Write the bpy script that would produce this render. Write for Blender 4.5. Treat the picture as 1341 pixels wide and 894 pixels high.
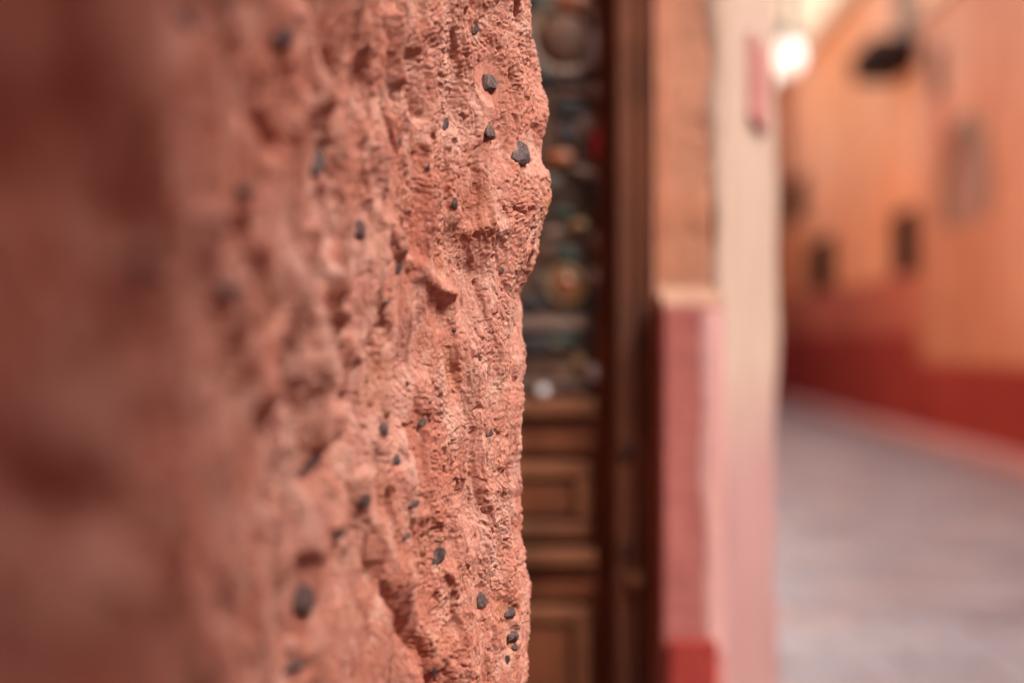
import bpy, math, random
import numpy as np
from mathutils import Vector, Matrix

random.seed(7)
rng = np.random.default_rng(11)
scene = bpy.context.scene
for o in list(bpy.data.objects):
    bpy.data.objects.remove(o)

# ------------------------------------------------------------------ camera
CAM_Z = 1.3
FPX = 1341 * 50 / 36.0          # focal length in photo pixels
cam_data = bpy.data.cameras.new("camera")
cam = bpy.data.objects.new("camera", cam_data)
scene.collection.objects.link(cam)
cam.location = (0, 0, CAM_Z)
cam.rotation_euler = (math.radians(90), 0, 0)
cam_data.lens = 50
cam_data.sensor_width = 36
cam_data.clip_start = 0.01
cam_data.clip_end = 500
cam_data.dof.use_dof = True
cam_data.dof.focus_distance = 0.895
cam_data.dof.aperture_fstop = 2.15
scene.camera = cam

# ------------------------------------------------------------------ sky, sun, exposure
SUN_DIR = Vector((0.50, -0.42, 0.76)).normalized()      # towards the sun
elev = math.asin(SUN_DIR.z)
azim = math.atan2(SUN_DIR.x, SUN_DIR.y)
world = bpy.data.worlds.new("World")
scene.world = world
world.use_nodes = True
wn = world.node_tree
wn.nodes.clear()
sky = wn.nodes.new("ShaderNodeTexSky")
sky.sky_type = 'NISHITA'
sky.sun_disc = False
sky.sun_elevation = elev
sky.sun_rotation = azim
sky.dust_density = 4.0
sky.ozone_density = 0.6
hs = wn.nodes.new("ShaderNodeHueSaturation")           # thin white cloud over the whole sky
hs.inputs['Saturation'].default_value = 0.42
bg = wn.nodes.new("ShaderNodeBackground")
bg.inputs['Strength'].default_value = 0.15
wo = wn.nodes.new("ShaderNodeOutputWorld")
wn.links.new(sky.outputs[0], hs.inputs['Color'])
wn.links.new(hs.outputs[0], bg.inputs['Color'])
wn.links.new(bg.outputs[0], wo.inputs['Surface'])

sun_data = bpy.data.lights.new("sun", 'SUN')
sun_data.energy = 1.35
sun_data.angle = math.radians(18)
sun_data.color = (1.0, 0.95, 0.88)
sun = bpy.data.objects.new("sun", sun_data)
scene.collection.objects.link(sun)
sun.rotation_euler = SUN_DIR.to_track_quat('Z', 'Y').to_euler()

scene.view_settings.view_transform = 'Standard'
scene.view_settings.look = 'None'
scene.view_settings.exposure = 1.58
scene.view_settings.gamma = 1
scene.view_settings.use_curve_mapping = False
scene.cycles.use_denoising = True
scene.cycles.max_bounces = 8
scene.cycles.diffuse_bounces = 5


# ------------------------------------------------------------------ helpers
def link(o):
    scene.collection.objects.link(o)
    return o


def thing(name, label, cat, loc=(0, 0, 0), group=None):
    o = bpy.data.objects.new(name, None)
    o.location = loc
    o.empty_display_size = 0.1
    o['label'] = label
    o['category'] = cat
    if group:
        o['group'] = group
    return link(o)


class MB:
    """collects simple shapes; build() links them as one mesh object"""
    def __init__(self):
        self.v, self.f = [], []

    def add(self, verts, faces):
        b = len(self.v)
        self.v += [tuple(p) for p in verts]
        self.f += [tuple(i + b for i in f) for f in faces]
        return self

    def box(self, x0, x1, y0, y1, z0, z1, fn=None):
        p = [(x0, y0, z0), (x1, y0, z0), (x1, y1, z0), (x0, y1, z0),
             (x0, y0, z1), (x1, y0, z1), (x1, y1, z1), (x0, y1, z1)]
        if fn:
            p = [fn(*q) for q in p]
        return self.add(p, [(0, 3, 2, 1), (4, 5, 6, 7), (0, 1, 5, 4), (1, 2, 6, 5), (2, 3, 7, 6), (3, 0, 4, 7)])

    def prism(self, poly, y0, y1):
        """polygon in x,z (counter-clockwise seen from -y) pushed from y0 (front) to y1"""
        n = len(poly)
        v = [(x, y0, z) for x, z in poly] + [(x, y1, z) for x, z in poly]
        f = [tuple(range(n)), tuple(range(2 * n - 1, n - 1, -1))]
        f += [((i + 1) % n, i, n + i, n + (i + 1) % n) for i in range(n)]
        return self.add(v, f)

    def column(self, poly, z0, z1):
        """plan polygon (x, y) extruded in z"""
        n = len(poly)
        v = [(x, y, z0) for x, y in poly] + [(x, y, z1) for x, y in poly]
        f = [tuple(range(n - 1, -1, -1)), tuple(range(n, 2 * n))]
        f += [(i, (i + 1) % n, n + (i + 1) % n, n + i) for i in range(n)]
        return self.add(v, f)

    def dome(self, cx, cz, rx, rz, y, h, n=28, rings=5, rot=0.0):
        """flattened carved boss standing h proud (towards -y) of the plane y"""
        v, f = [], []
        c, s = math.cos(rot), math.sin(rot)
        for k in range(rings):
            a = k / rings * math.pi / 2
            for i in range(n):
                t = 2 * math.pi * i / n
                px, pz = rx * math.cos(a) * math.cos(t), rz * math.cos(a) * math.sin(t)
                v.append((cx + px * c - pz * s, y - h * math.sin(a), cz + px * s + pz * c))
        v.append((cx, y - h, cz))
        for k in range(rings - 1):
            for i in range(n):
                j = (i + 1) % n
                f.append((k * n + i, k * n + j, (k + 1) * n + j, (k + 1) * n + i))
        t = len(v) - 1
        for i in range(n):
            f.append(((rings - 1) * n + i, (rings - 1) * n + (i + 1) % n, t))
        f.append(tuple(range(n - 1, -1, -1)))
        return self.add(v, f)

    def ring(self, cx, cz, r, w, y, h, n=40, m=8):
        """torus-like carved ring lying on the plane y"""
        v, f = [], []
        for i in range(n):
            t = 2 * math.pi * i / n
            for k in range(m):
                a = 2 * math.pi * k / m
                rr = r + w * math.cos(a)
                v.append((cx + rr * math.cos(t), y - h * math.sin(a), cz + rr * math.sin(t)))
        for i in range(n):
            for k in range(m):
                a, b = i * m + k, i * m + (k + 1) % m
                c, d = ((i + 1) % n) * m + (k + 1) % m, ((i + 1) % n) * m + k
                f.append((a, b, c, d))
        return self.add(v, f)

    def tube(self, p, q, r, n=12):
        p, q = Vector(p), Vector(q)
        d = (q - p).normalized()
        a = d.orthogonal().normalized()
        b = d.cross(a)
        v = []
        for c in (p, q):
            for i in range(n):
                t = 2 * math.pi * i / n
                v.append(c + (a * math.cos(t) + b * math.sin(t)) * r)
        f = [(i, (i + 1) % n, n + (i + 1) % n, n + i) for i in range(n)]
        f += [tuple(range(n - 1, -1, -1)), tuple(range(n, 2 * n))]
        return self.add(v, f)

    def lathe(self, prof, cx, cy, n=24):
        v, f = [], []
        m = len(prof)
        for r, z in prof:
            for i in range(n):
                t = 2 * math.pi * i / n
                v.append((cx + r * math.cos(t), cy + r * math.sin(t), z))
        for k in range(m - 1):
            for i in range(n):
                j = (i + 1) % n
                f.append((k * n + i, k * n + j, (k + 1) * n + j, (k + 1) * n + i))
        return self.add(v, f)

    def build(self, name, mat, parent=None, bevel=0.0, smooth=False, seg=2, label=None):
        me = bpy.data.meshes.new(name)
        off = parent_origin(parent) if parent else Vector((0, 0, 0))
        me.from_pydata([tuple(Vector(p) - off) for p in self.v], [], self.f)
        me.update()
        me.materials.append(mat)
        if smooth:
            me.polygons.foreach_set("use_smooth", [True] * len(me.polygons))
        o = link(bpy.data.objects.new(name, me))
        if parent:
            o.parent = parent
        if bevel > 0:
            b = o.modifiers.new("bevel", 'BEVEL')
            b.width = bevel
            b.segments = seg
            b.limit_method = 'ANGLE'
        if label:
            o['label'] = label
        return o


def parent_origin(p):
    v = Vector((0, 0, 0))
    while p:
        v += p.location
        p = p.parent
    return v


# ------------------------------------------------------------------ materials
def new_mat(name):
    m = bpy.data.materials.new(name)
    m.use_nodes = True
    nt = m.node_tree
    nt.nodes.clear()
    out = nt.nodes.new("ShaderNodeOutputMaterial")
    p = nt.nodes.new("ShaderNodeBsdfPrincipled")
    nt.links.new(p.outputs[0], out.inputs[0])
    return m, nt, p


def noise(nt, vec, scale, detail=4, rough=0.55, sc=(1, 1, 1), dist=0.0):
    mp = nt.nodes.new("ShaderNodeMapping")
    mp.inputs['Scale'].default_value = sc
    nt.links.new(vec, mp.inputs[0])
    n = nt.nodes.new("ShaderNodeTexNoise")
    n.inputs['Scale'].default_value = scale
    n.inputs['Detail'].default_value = detail
    n.inputs['Roughness'].default_value = rough
    n.inputs['Distortion'].default_value = dist
    nt.links.new(mp.outputs[0], n.inputs['Vector'])
    return n.outputs['Fac']


def ramp(nt, fac, stops):
    r = nt.nodes.new("ShaderNodeValToRGB")
    while len(r.color_ramp.elements) < len(stops):
        r.color_ramp.elements.new(0.5)
    for e, (p, c) in zip(r.color_ramp.elements, stops):
        e.position = p
        e.color = c if len(c) == 4 else (*c, 1)
    nt.links.new(fac, r.inputs[0])
    return r.outputs[0]


def mix(nt, fac, a, b, mode='MIX'):
    m = nt.nodes.new("ShaderNodeMix")
    m.data_type = 'RGBA'
    m.blend_type = mode
    for sock, val in ((m.inputs[0], fac), (m.inputs[6], a), (m.inputs[7], b)):
        if isinstance(val, (int, float)):
            sock.default_value = val
        elif isinstance(val, tuple):
            sock.default_value = (*val, 1) if len(val) == 3 else val
        else:
            nt.links.new(val, sock)
    return m.outputs[2]


def bump(nt, p, h, strength, dist, prev=None):
    b = nt.nodes.new("ShaderNodeBump")
    b.inputs['Strength'].default_value = strength
    b.inputs['Distance'].default_value = dist
    nt.links.new(h, b.inputs['Height'])
    if prev:
        nt.links.new(prev, b.inputs['Normal'])
    nt.links.new(b.outputs[0], p.inputs['Normal'])
    return b.outputs[0]


def plaster(name, c0, c1, c2, scale=1.0, stretch=(1, 1, 0.35), rough=0.92, bdist=0.01):
    m, nt, p = new_mat(name)
    tc = nt.nodes.new("ShaderNodeTexCoord")
    v = tc.outputs['Object']
    n1 = noise(nt, v, 0.55 * scale, 5, 0.6, stretch, 0.6)
    n2 = noise(nt, v, 3.0 * scale, 5, 0.65, stretch, 0.3)
    base = ramp(nt, n1, [(0.33, c0), (0.5, c1), (0.67, c2)])
    fine = ramp(nt, n2, [(0.3, (0.80, 0.78, 0.76)), (0.7, (1.12, 1.1, 1.08))])
    nt.links.new(mix(nt, 1.0, base, fine, 'MULTIPLY'), p.inputs['Base Color'])
    p.inputs['Roughness'].default_value = rough
    p.inputs['Specular IOR Level'].default_value = 0.25
    bump(nt, p, noise(nt, v, 9 * scale, 6, 0.65), 0.6, bdist)
    return m


def solid(name, c, rough=0.6, var=0.25, scale=30, metallic=0.0, spec=0.5):
    m, nt, p = new_mat(name)
    tc = nt.nodes.new("ShaderNodeTexCoord")
    n = noise(nt, tc.outputs['Object'], scale, 4)
    lo = tuple(x * (1 - var) for x in c)
    hi = tuple(min(1, x * (1 + var)) for x in c)
    nt.links.new(ramp(nt, n, [(0.35, lo), (0.65, hi)]), p.inputs['Base Color'])
    p.inputs['Roughness'].default_value = rough
    p.inputs['Metallic'].default_value = metallic
    p.inputs['Specular IOR Level'].default_value = spec
    return m


def wood(name, c0, c1, sc=(18, 18, 1.2), rough=0.45):
    m, nt, p = new_mat(name)
    tc = nt.nodes.new("ShaderNodeTexCoord")
    v = tc.outputs['Object']
    g = noise(nt, v, 2.2, 6, 0.6, sc, 1.2)
    b = noise(nt, v, 9, 3, 0.5)
    col = ramp(nt, g, [(0.3, c0), (0.7, c1)])
    col = mix(nt, 1.0, col, ramp(nt, b, [(0.3, (0.6, 0.6, 0.6)), (0.7, (1.25, 1.2, 1.15))]), 'MULTIPLY')
    nt.links.new(col, p.inputs['Base Color'])
    p.inputs['Roughness'].default_value = rough
    p.inputs['Specular IOR Level'].default_value = 0.22
    bump(nt, p, g, 0.4, 0.002)
    return m


# near wall: terracotta mud plaster
def near_plaster():
    m, nt, p = new_mat("terracotta_plaster")
    tc = nt.nodes.new("ShaderNodeTexCoord")
    v = tc.outputs['Object']
    n1 = noise(nt, v, 9, 5, 0.6, (1, 1, 0.6), 0.8)
    n2 = noise(nt, v, 70, 5, 0.65, (1, 1, 0.7), 0.4)
    n3 = noise(nt, v, 420, 3, 0.6)
    n4 = noise(nt, v, 26, 4, 0.6, (1, 1, 0.8), 0.5)
    base = ramp(nt, n1, [(0.30, (0.36, 0.112, 0.074)), (0.5, (0.43, 0.175, 0.124)), (0.68, (0.47, 0.235, 0.182))])
    # ochre earth showing in places
    base = mix(nt, ramp(nt, n4, [(0.60, (0, 0, 0)), (0.74, (0.55, 0.55, 0.55))]), base, (0.42, 0.18, 0.078))
    # paler lime dust in patches
    base = mix(nt, ramp(nt, n2, [(0.50, (0, 0, 0)), (0.70, (0.6, 0.6, 0.6))]), base, (0.61, 0.40, 0.315))
    n5 = noise(nt, v, 17, 5, 0.6, (1, 1, 0.5), 0.8)
    base = mix(nt, ramp(nt, n5, [(0.52, (0, 0, 0)), (0.66, (0.42, 0.42, 0.42))]), base, (0.60, 0.375, 0.31))
    base = mix(nt, 1.0, base, ramp(nt, n3, [(0.3, (0.84, 0.80, 0.78)), (0.7, (1.12, 1.12, 1.12))]), 'MULTIPLY')
    # small dark mineral specks
    vor = nt.nodes.new("ShaderNodeTexVoronoi")
    vor.inputs['Scale'].default_value = 150
    nt.links.new(v, vor.inputs['Vector'])
    spk = ramp(nt, vor.outputs['Distance'], [(0.05, (1, 1, 1)), (0.11, (0, 0, 0))])
    gate = ramp(nt, noise(nt, v, 60, 2), [(0.56, (0, 0, 0)), (0.62, (0.85, 0.85, 0.85))])
    base = mix(nt, mix(nt, 1.0, spk, gate, 'MULTIPLY'), base, (0.11, 0.045, 0.04))
    nt.links.new(base, p.inputs['Base Color'])
    p.inputs['Roughness'].default_value = 0.95
    p.inputs['Specular IOR Level'].default_value = 0.15
    b1 = bump(nt, p, noise(nt, v, 650, 3, 0.6), 0.55, 0.0006)
    bump(nt, p, noise(nt, v, 1400, 2, 0.6), 0.4, 0.0003, b1)
    return m


M = {
    'near': near_plaster(),
    'tan': plaster("tan_plaster", (0.46, 0.20, 0.115), (0.52, 0.25, 0.16), (0.56, 0.30, 0.21), 5, (1, 1, 1.6)),
    'pink': plaster("pink_plaster", (0.37, 0.115, 0.10), (0.43, 0.15, 0.13), (0.48, 0.19, 0.17), 5),
    'cream': plaster("cream_plaster", (0.62, 0.44, 0.33), (0.68, 0.50, 0.38), (0.70, 0.55, 0.45), 4),
    'sunlit_pink': plaster("painted_sunlit_pink", (0.44, 0.22, 0.20), (0.50, 0.27, 0.25), (0.54, 0.32, 0.29), 6),  # pink lightened to stand for sun on the dado's edge
    'cap': plaster("peach_plaster", (0.33, 0.18, 0.125), (0.37, 0.22, 0.16), (0.42, 0.26, 0.20), 5),
    'red_base': plaster("red_plaster", (0.27, 0.03, 0.025), (0.31, 0.04, 0.03), (0.34, 0.05, 0.04), 4),
    'orange_far': plaster("orange_plaster", (0.82, 0.36, 0.16), (0.85, 0.43, 0.23), (0.87, 0.52, 0.34), 1.0, (1, 1, 0.45)),
    'orange_near': plaster("rust_orange_plaster", (0.50, 0.225, 0.125), (0.57, 0.28, 0.17), (0.66, 0.37, 0.25), 1.0, (1, 1, 0.5)),
    'rust': plaster("rust_plaster", (0.40, 0.13, 0.06), (0.46, 0.17, 0.08), (0.5, 0.2, 0.1), 1.0),
    'rose': plaster("rose_plaster", (0.44, 0.13, 0.10), (0.50, 0.16, 0.11), (0.54, 0.19, 0.13), 1.0, (1, 1, 0.5)),
    'dado': plaster("oxblood_plaster", (0.27, 0.030, 0.024), (0.32, 0.042, 0.03), (0.37, 0.058, 0.042), 1.5),
    'pale': plaster("pale_plaster", (0.60, 0.44, 0.30), (0.66, 0.50, 0.36), (0.70, 0.56, 0.43), 1.0),
    'kerb': plaster("pink_kerb", (0.52, 0.29, 0.27), (0.60, 0.36, 0.34), (0.66, 0.42, 0.40), 2),
    'wood': wood("red_brown_wood", (0.10, 0.030, 0.014), (0.18, 0.062, 0.028)),
    'post_wood': wood("red_post_wood", (0.085, 0.027, 0.013), (0.16, 0.054, 0.026), rough=0.75),
    'wood_light': wood("worn_brown_wood", (0.15, 0.055, 0.026), (0.21, 0.083, 0.040)),
    'wood_dark': wood("dark_brown_wood", (0.016, 0.007, 0.006), (0.035, 0.015, 0.011), rough=0.8),
    'painted_ground': wood("painted_dark_wood", (0.040, 0.022, 0.014), (0.070, 0.036, 0.024), rough=0.8),
    'p_brown': solid("brown_paint", (0.085, 0.034, 0.016), 0.75),
    'p_pale': solid("chalky_paint", (0.15, 0.095, 0.072), 0.85),
    'p_bright': solid("pale_grey_paint", (0.28, 0.21, 0.20), 0.6),
    'p_orange': solid("orange_paint", (0.23, 0.065, 0.022), 0.45),
    'p_red': solid("crimson_paint", (0.40, 0.004, 0.010), 0.7, 0.1),
    'p_green': solid("dark_green_paint", (0.022, 0.042, 0.030), 0.75),
    'p_black': solid("black_paint", (0.016, 0.013, 0.013), 0.8),
    'p_navy': solid("navy_paint", (0.022, 0.024, 0.032), 0.75),
    'p_gold': solid("ochre_paint", (0.16, 0.085, 0.028), 0.45),
    'p_grey': solid("grey_green_paint", (0.065, 0.052, 0.038), 0.8),
    'steel': solid("white_ceramic", (0.55, 0.50, 0.50), 0.2, 0.03),
    'iron': solid("black_iron", (0.03, 0.03, 0.04), 0.5, 0.2),
    'stone': None,
    'dark_in': solid("dark_interior", (0.02, 0.008, 0.006), 0.9, spec=0.1),
    'shutter': solid("grey_green_shutter", (0.21, 0.165, 0.12), 0.7, 0.2, 4),
    'shutter_pink': solid("dusty_pink_shutter", (0.34, 0.20, 0.16), 0.7, 0.2, 4),
    'plaque': solid("rose_plaque", (0.42, 0.17, 0.15), 0.6, 0.15, 20),
}


def stone_mat():
    m, nt, p = new_mat("dark_pebble")
    tc = nt.nodes.new("ShaderNodeTexCoord")
    v = tc.outputs['Object']
    a = noise(nt, v, 1.6, 6, 0.75, (1, 0.6, 1), 1.0)
    col = ramp(nt, a, [(0.38, (0.035, 0.021, 0.022)), (0.49, (0.085, 0.048, 0.045)), (0.57, (0.19, 0.10, 0.085)), (0.65, (0.40, 0.18, 0.13))])
    nt.links.new(col, p.inputs['Base Color'])
    p.inputs['Roughness'].default_value = 0.6
    bump(nt, p, noise(nt, v, 3.5, 6, 0.75), 0.8, 0.0012)
    return m


M['stone'] = stone_mat()


def splay_plaster():
    """cream lime wash above, rose wash painted below with an uneven worn border"""
    m, nt, p = new_mat("cream_over_rose_plaster")
    tc = nt.nodes.new("ShaderNodeTexCoord")
    v = tc.outputs['Object']
    sep = nt.nodes.new("ShaderNodeSeparateXYZ")
    nt.links.new(v, sep.inputs[0])
    n1 = noise(nt, v, 9, 5, 0.6, (1, 1, 0.5))
    n2 = noise(nt, v, 14, 5, 0.65, (1, 1, 0.3), 0.5)
    ad = nt.nodes.new("ShaderNodeMath"); ad.operation = 'MULTIPLY_ADD'
    nt.links.new(n1, ad.inputs[0]); ad.inputs[1].default_value = 0.16
    nt.links.new(sep.outputs[2], ad.inputs[2])
    mr = nt.nodes.new("ShaderNodeMapRange")
    mr.inputs[1].default_value = 1.18
    mr.inputs[2].default_value = 1.36
    nt.links.new(ad.outputs[0], mr.inputs[0])
    rose = ramp(nt, n2, [(0.3, (0.345, 0.17, 0.155)), (0.7, (0.40, 0.21, 0.195))])
    cream = ramp(nt, n2, [(0.3, (0.40, 0.27, 0.195)), (0.7, (0.47, 0.33, 0.26))])
    nt.links.new(mix(nt, mr.outputs[0], rose, cream), p.inputs['Base Color'])
    p.inputs['Roughness'].default_value = 0.9
    bump(nt, p, noise(nt, v, 60, 6, 0.65), 0.5, 0.004)
    return m


M['splay'] = splay_plaster()


def street_mats():
    out = []
    for i, c in enumerate([(0.255, 0.255, 0.28), (0.29, 0.29, 0.315), (0.24, 0.23, 0.25), (0.35, 0.32, 0.325), (0.30, 0.25, 0.25)]):
        m, nt, p = new_mat("paving_stone_%d" % i)
        tc = nt.nodes.new("ShaderNodeTexCoord")
        n = noise(nt, tc.outputs['Object'], 3.5, 6, 0.65)
        nt.links.new(ramp(nt, n, [(0.3, tuple(x * 0.78 for x in c)), (0.7, tuple(x * 1.2 for x in c))]), p.inputs['Base Color'])
        p.inputs['Roughness'].default_value = 0.7
        bump(nt, p, n, 0.5, 0.01)
        out.append(m)
    return out


PAVE = street_mats()

# ================================================================== NEAR WALL
# plan outline (x, y) of the wall face: along the street, rounding to the corner, returning into the door recess
PROFILE = [(-0.03, -3.0), (-0.025, -1.5), (-0.025, -0.32), (-0.062, -0.12), (-0.104, 0.04), (-0.111, 0.18), (-0.108, 0.28), (-0.105, 0.34),  # first points bulge out behind the camera, shaped to shade the near face
           (-0.105, 0.385), (-0.109, 0.43), (-0.112, 0.50), (-0.1125, 0.56), (-0.107, 0.61), (-0.0960, 0.67), (-0.079, 0.77), (-0.061, 0.823),
           (-0.034, 0.868),
           (-0.008, 0.893), (0.008, 0.920), (0.0125, 0.950), (0.004, 0.985), (-0.03, 1.02), (-0.10, 1.05), (-0.30, 1.08), (-0.56, 1.09)]


def catmull(P, n=60):
    P = np.array(P, float)
    Q = np.vstack([2 * P[0] - P[1], P, 2 * P[-1] - P[-2]])
    out = []
    for i in range(1, len(Q) - 2):
        p0, p1, p2, p3 = Q[i - 1], Q[i], Q[i + 1], Q[i + 2]
        t0 = 0; t1 = t0 + np.linalg.norm(p1 - p0) ** .5; t2 = t1 + np.linalg.norm(p2 - p1) ** .5; t3 = t2 + np.linalg.norm(p3 - p2) ** .5
        t = np.linspace(t1, t2, n, endpoint=False)[:, None]
        A1 = (t1 - t) / (t1 - t0) * p0 + (t - t0) / (t1 - t0) * p1
        A2 = (t2 - t) / (t2 - t1) * p1 + (t - t1) / (t2 - t1) * p2
        A3 = (t3 - t) / (t3 - t2) * p2 + (t - t2) / (t3 - t2) * p3
        B1 = (t2 - t) / (t2 - t0) * A1 + (t - t0) / (t2 - t0) * A2
        B2 = (t3 - t) / (t3 - t1) * A2 + (t - t1) / (t3 - t1) * A3
        out.append((t2 - t) / (t2 - t1) * B1 + (t - t1) / (t2 - t1) * B2)
    out.append(P[-1:])
    return np.vstack(out)


curve = catmull(PROFILE)
arc = np.concatenate([[0], np.cumsum(np.linalg.norm(np.diff(curve, axis=0), axis=1))])
mask = curve[:, 1] > 0.3
kmax = np.argmax(np.where(mask, curve[:, 0] / np.maximum(curve[:, 1], 1e-3), -9))
arc -= arc[kmax]


def steps(*segs):
    out = []
    for a, b, st in segs:
        n = max(1, int(round((b - a) / st)))
        out.append(np.linspace(a, b, n, endpoint=False))
    return np.concatenate(out)


U = steps((arc[0], -1.3, 0.06), (-1.3, -0.75, 0.006), (-0.75, -0.42, 0.002), (-0.42, -0.25, 0.0011), (-0.25, 0.03, 0.00060),
          (0.03, 0.12, 0.0025), (0.12, arc[-1], 0.02))
U = np.append(U, arc[-1])
Z = steps((0, 0.9, 0.03), (0.9, 1.04, 0.004), (1.04, 1.08, 0.0015), (1.08, 1.525, 0.00062), (1.525, 1.57, 0.0015), (1.57, 1.75, 0.005), (1.75, 5.0, 0.06))
Z = np.append(Z, 5.0)
cx = np.interp(U, arc, curve[:, 0])
cy = np.interp(U, arc, curve[:, 1])
tx, ty = np.gradient(cx, U), np.gradient(cy, U)
L = np.hypot(tx, ty)
nx, ny = ty / L, -tx / L
UU, ZZ = np.meshgrid(U, Z)
CX, CY = np.broadcast_to(cx, UU.shape), np.broadcast_to(cy, UU.shape)

# gradient noise on the (u, z) sheet
perm = rng.permutation(4096)
ang = rng.random(4096) * 2 * np.pi
GX, GY = np.cos(ang), np.sin(ang)


def pn(x, y, seed=0):
    x = x + seed * 17.31
    y = y + seed * 9.77
    xi, yi = np.floor(x).astype(np.int64), np.floor(y).astype(np.int64)
    xf, yf = x - xi, y - yi
    u = xf * xf * xf * (xf * (xf * 6 - 15) + 10)
    v = yf * yf * yf * (yf * (yf * 6 - 15) + 10)

    def g(ix, iy, dx, dy):
        h = perm[(perm[ix & 4095] + iy) & 4095]
        return GX[h] * dx + GY[h] * dy
    a = g(xi, yi, xf, yf); b = g(xi + 1, yi, xf - 1, yf)
    c = g(xi, yi + 1, xf, yf - 1); d = g(xi + 1, yi + 1, xf - 1, yf - 1)
    return (a + u * (b - a) + v * ((c + u * (d - c)) - (a + u * (b - a)))) * 1.5


def fbm(x, y, oc, seed, gain=0.5, lac=2.03):
    s, a = 0, 1.0
    for k in range(oc):
        s = s + a * pn(x * lac ** k, y * lac ** k, seed + k * 3.1)
        a *= gain
    return s


corner = np.exp(-((UU - 0.0) / 0.06) ** 2)                   # 1 at the corner
wu = UU + 0.010 * fbm(UU * 14, ZZ * 10, 3, 1)
wz = ZZ + 0.012 * fbm(UU * 14, ZZ * 10, 3, 5)
mid = 1 + 0.05 * np.exp(-((UU + 0.30) / 0.17) ** 2)          # the face is more furrowed away from the corner
H = 0.0085 * (1 - 0.75 * corner) * fbm(wu * 13, wz * 4.6, 2, 11)
tilt = wu + 0.16 * wz
fold = np.abs(pn(tilt * 24, wz * 5.5, 27))
H += 0.0070 * mid * (1 - 0.45 * corner) * (0.30 - np.minimum(fold, 0.6) ** 0.7)
sc = fbm(tilt * 30 + 4, wz * 9, 2, 29)
H += 0.0035 * mid * (1 - 0.3 * corner) * np.clip(sc * 6, -0.5, 0.5)
r1 = 1 - 2 * np.abs(pn(wu * 36, wz * 11, 23))
H += 0.0042 * (1 - 0.6 * corner) * r1
H += 0.0030 * (1 - 0.4 * corner) * fbm(wu * 74, wz * 27, 2, 31)
w2u = wu + 0.0028 * fbm(UU * 120, ZZ * 80, 2, 41)
w2z = wz + 0.0032 * fbm(UU * 120, ZZ * 80, 2, 45)
patch = np.clip(0.55 + 1.3 * pn(UU * 20, ZZ * 13, 51), 0.0, 1.2)    # where the render is rougher
H += 0.00075 * patch * (1 - 2 * np.abs(pn(w2u * 120, w2z * 42, 53)))
b1 = np.abs(pn(w2u * 290 + 3, w2z * 135, 61))
b2 = np.abs(pn(wu * 470 + 1.5 * pn(UU * 90, ZZ * 60, 2), wz * 250 + 1.2 * pn(UU * 80, ZZ * 60, 3), 66))
b3 = pn(UU * 640, ZZ * 420, 69)
H += (0.0010 * np.minimum(b1, 0.55) + 0.0027 * np.minimum(b2, 0.42) + 0.0006 * b3) * (0.38 + 0.75 * patch) - 0.0010
H += 0.00035 * pn(UU * 620, ZZ * 560, 71)
pit = pn(w2u * 210, w2z * 130, 81)
H -= 0.0028 * np.clip(pit - 0.44 + 0.08 * patch, 0, 1) * 2.0
groove = pn(w2u * 120, w2z * 34, 86)
H -= 0.0022 * np.clip(groove - 0.35, 0, 1) * 2
# crusty flakes: terraced layers with small scarps
fl = fbm(wu * 52 + 9, wz * 19, 3, 91)
q = fl * 3.0
st = (np.floor(q) + np.clip((q - np.floor(q)) * 5 - 2, 0, 1)) / 3.0
H += 0.0030 * (1 - 0.4 * corner) * (st - fl) * 1.2

# broad hand-made relief, set out by where it sits on the face
PXB = 670.5 + FPX * CX / np.maximum(CY, 0.12)
PYB = 447 - FPX * (ZZ - CAM_Z) / np.maximum(CY, 0.12)
face = (CY > 0.2) & (UU < 0.02)
PXB = np.where(face, PXB, -5000)


def ridge(pts, w, amp, asym=0.0):
    global H
    if amp < -0.0055:
        amp *= 0.75
    pts = np.array(pts, float)
    best = np.full(UU.shape, 1e9)
    x0, x1 = pts[:, 0].min() - 4 * w, pts[:, 0].max() + 4 * w
    y0, y1 = pts[:, 1].min() - 4 * w, pts[:, 1].max() + 4 * w
    sel = (PXB > x0) & (PXB < x1) & (PYB > y0) & (PYB < y1)
    X, Y = PXB[sel], PYB[sel]
    wob = w * 0.35
    X = X + wob * pn(UU[sel] * 60, ZZ[sel] * 40, 7)
    Y = Y + wob * pn(UU[sel] * 60, ZZ[sel] * 40, 8)
    b = np.full(X.shape, 1e9)
    if len(pts) == 1:
        b = np.hypot(X - pts[0, 0], Y - pts[0, 1])
    for p, q_ in zip(pts[:-1], pts[1:]):
        d = q_ - p
        t = np.clip(((X - p[0]) * d[0] + (Y - p[1]) * d[1]) / (d @ d), 0, 1)
        b = np.minimum(b, np.hypot(X - p[0] - t * d[0], Y - p[1] - t * d[1]))
    H[sel] += amp * np.exp(-(b / w) ** 2)


ridge([(70, -80), (105, 40), (135, 150), (175, 270), (190, 420), (205, 560), (185, 690), (235, 820), (300, 980)], 34, 0.010)
ridge([(20, 150), (35, 240)], 50, -0.010)
ridge([(140, 380), (140, 470)], 26, -0.006)
ridge([(20, 620), (110, 690)], 55, -0.016)
ridge([(275, -20), (300, 70), (318, 150), (340, 190)], 15, -0.015)
ridge([(330, -20), (350, 60), (380, 150)], 11, 0.008)
ridge([(400, -10), (412, 50), (432, 115)], 9, -0.010)
ridge([(440, -20), (455, 40), (478, 100)], 8, 0.006)
ridge([(500, 20), (505, 70), (512, 105)], 6, 0.0055)
ridge([(535, 75), (528, 110), (545, 150)], 8, -0.0055)
ridge([(480, 130), (470, 190), (492, 280)], 6, -0.0045)
ridge([(300, 300), (345, 420), (365, 520)], 14, -0.009)
ridge([(250, 280), (290, 420), (330, 520)], 14, 0.007)
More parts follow.
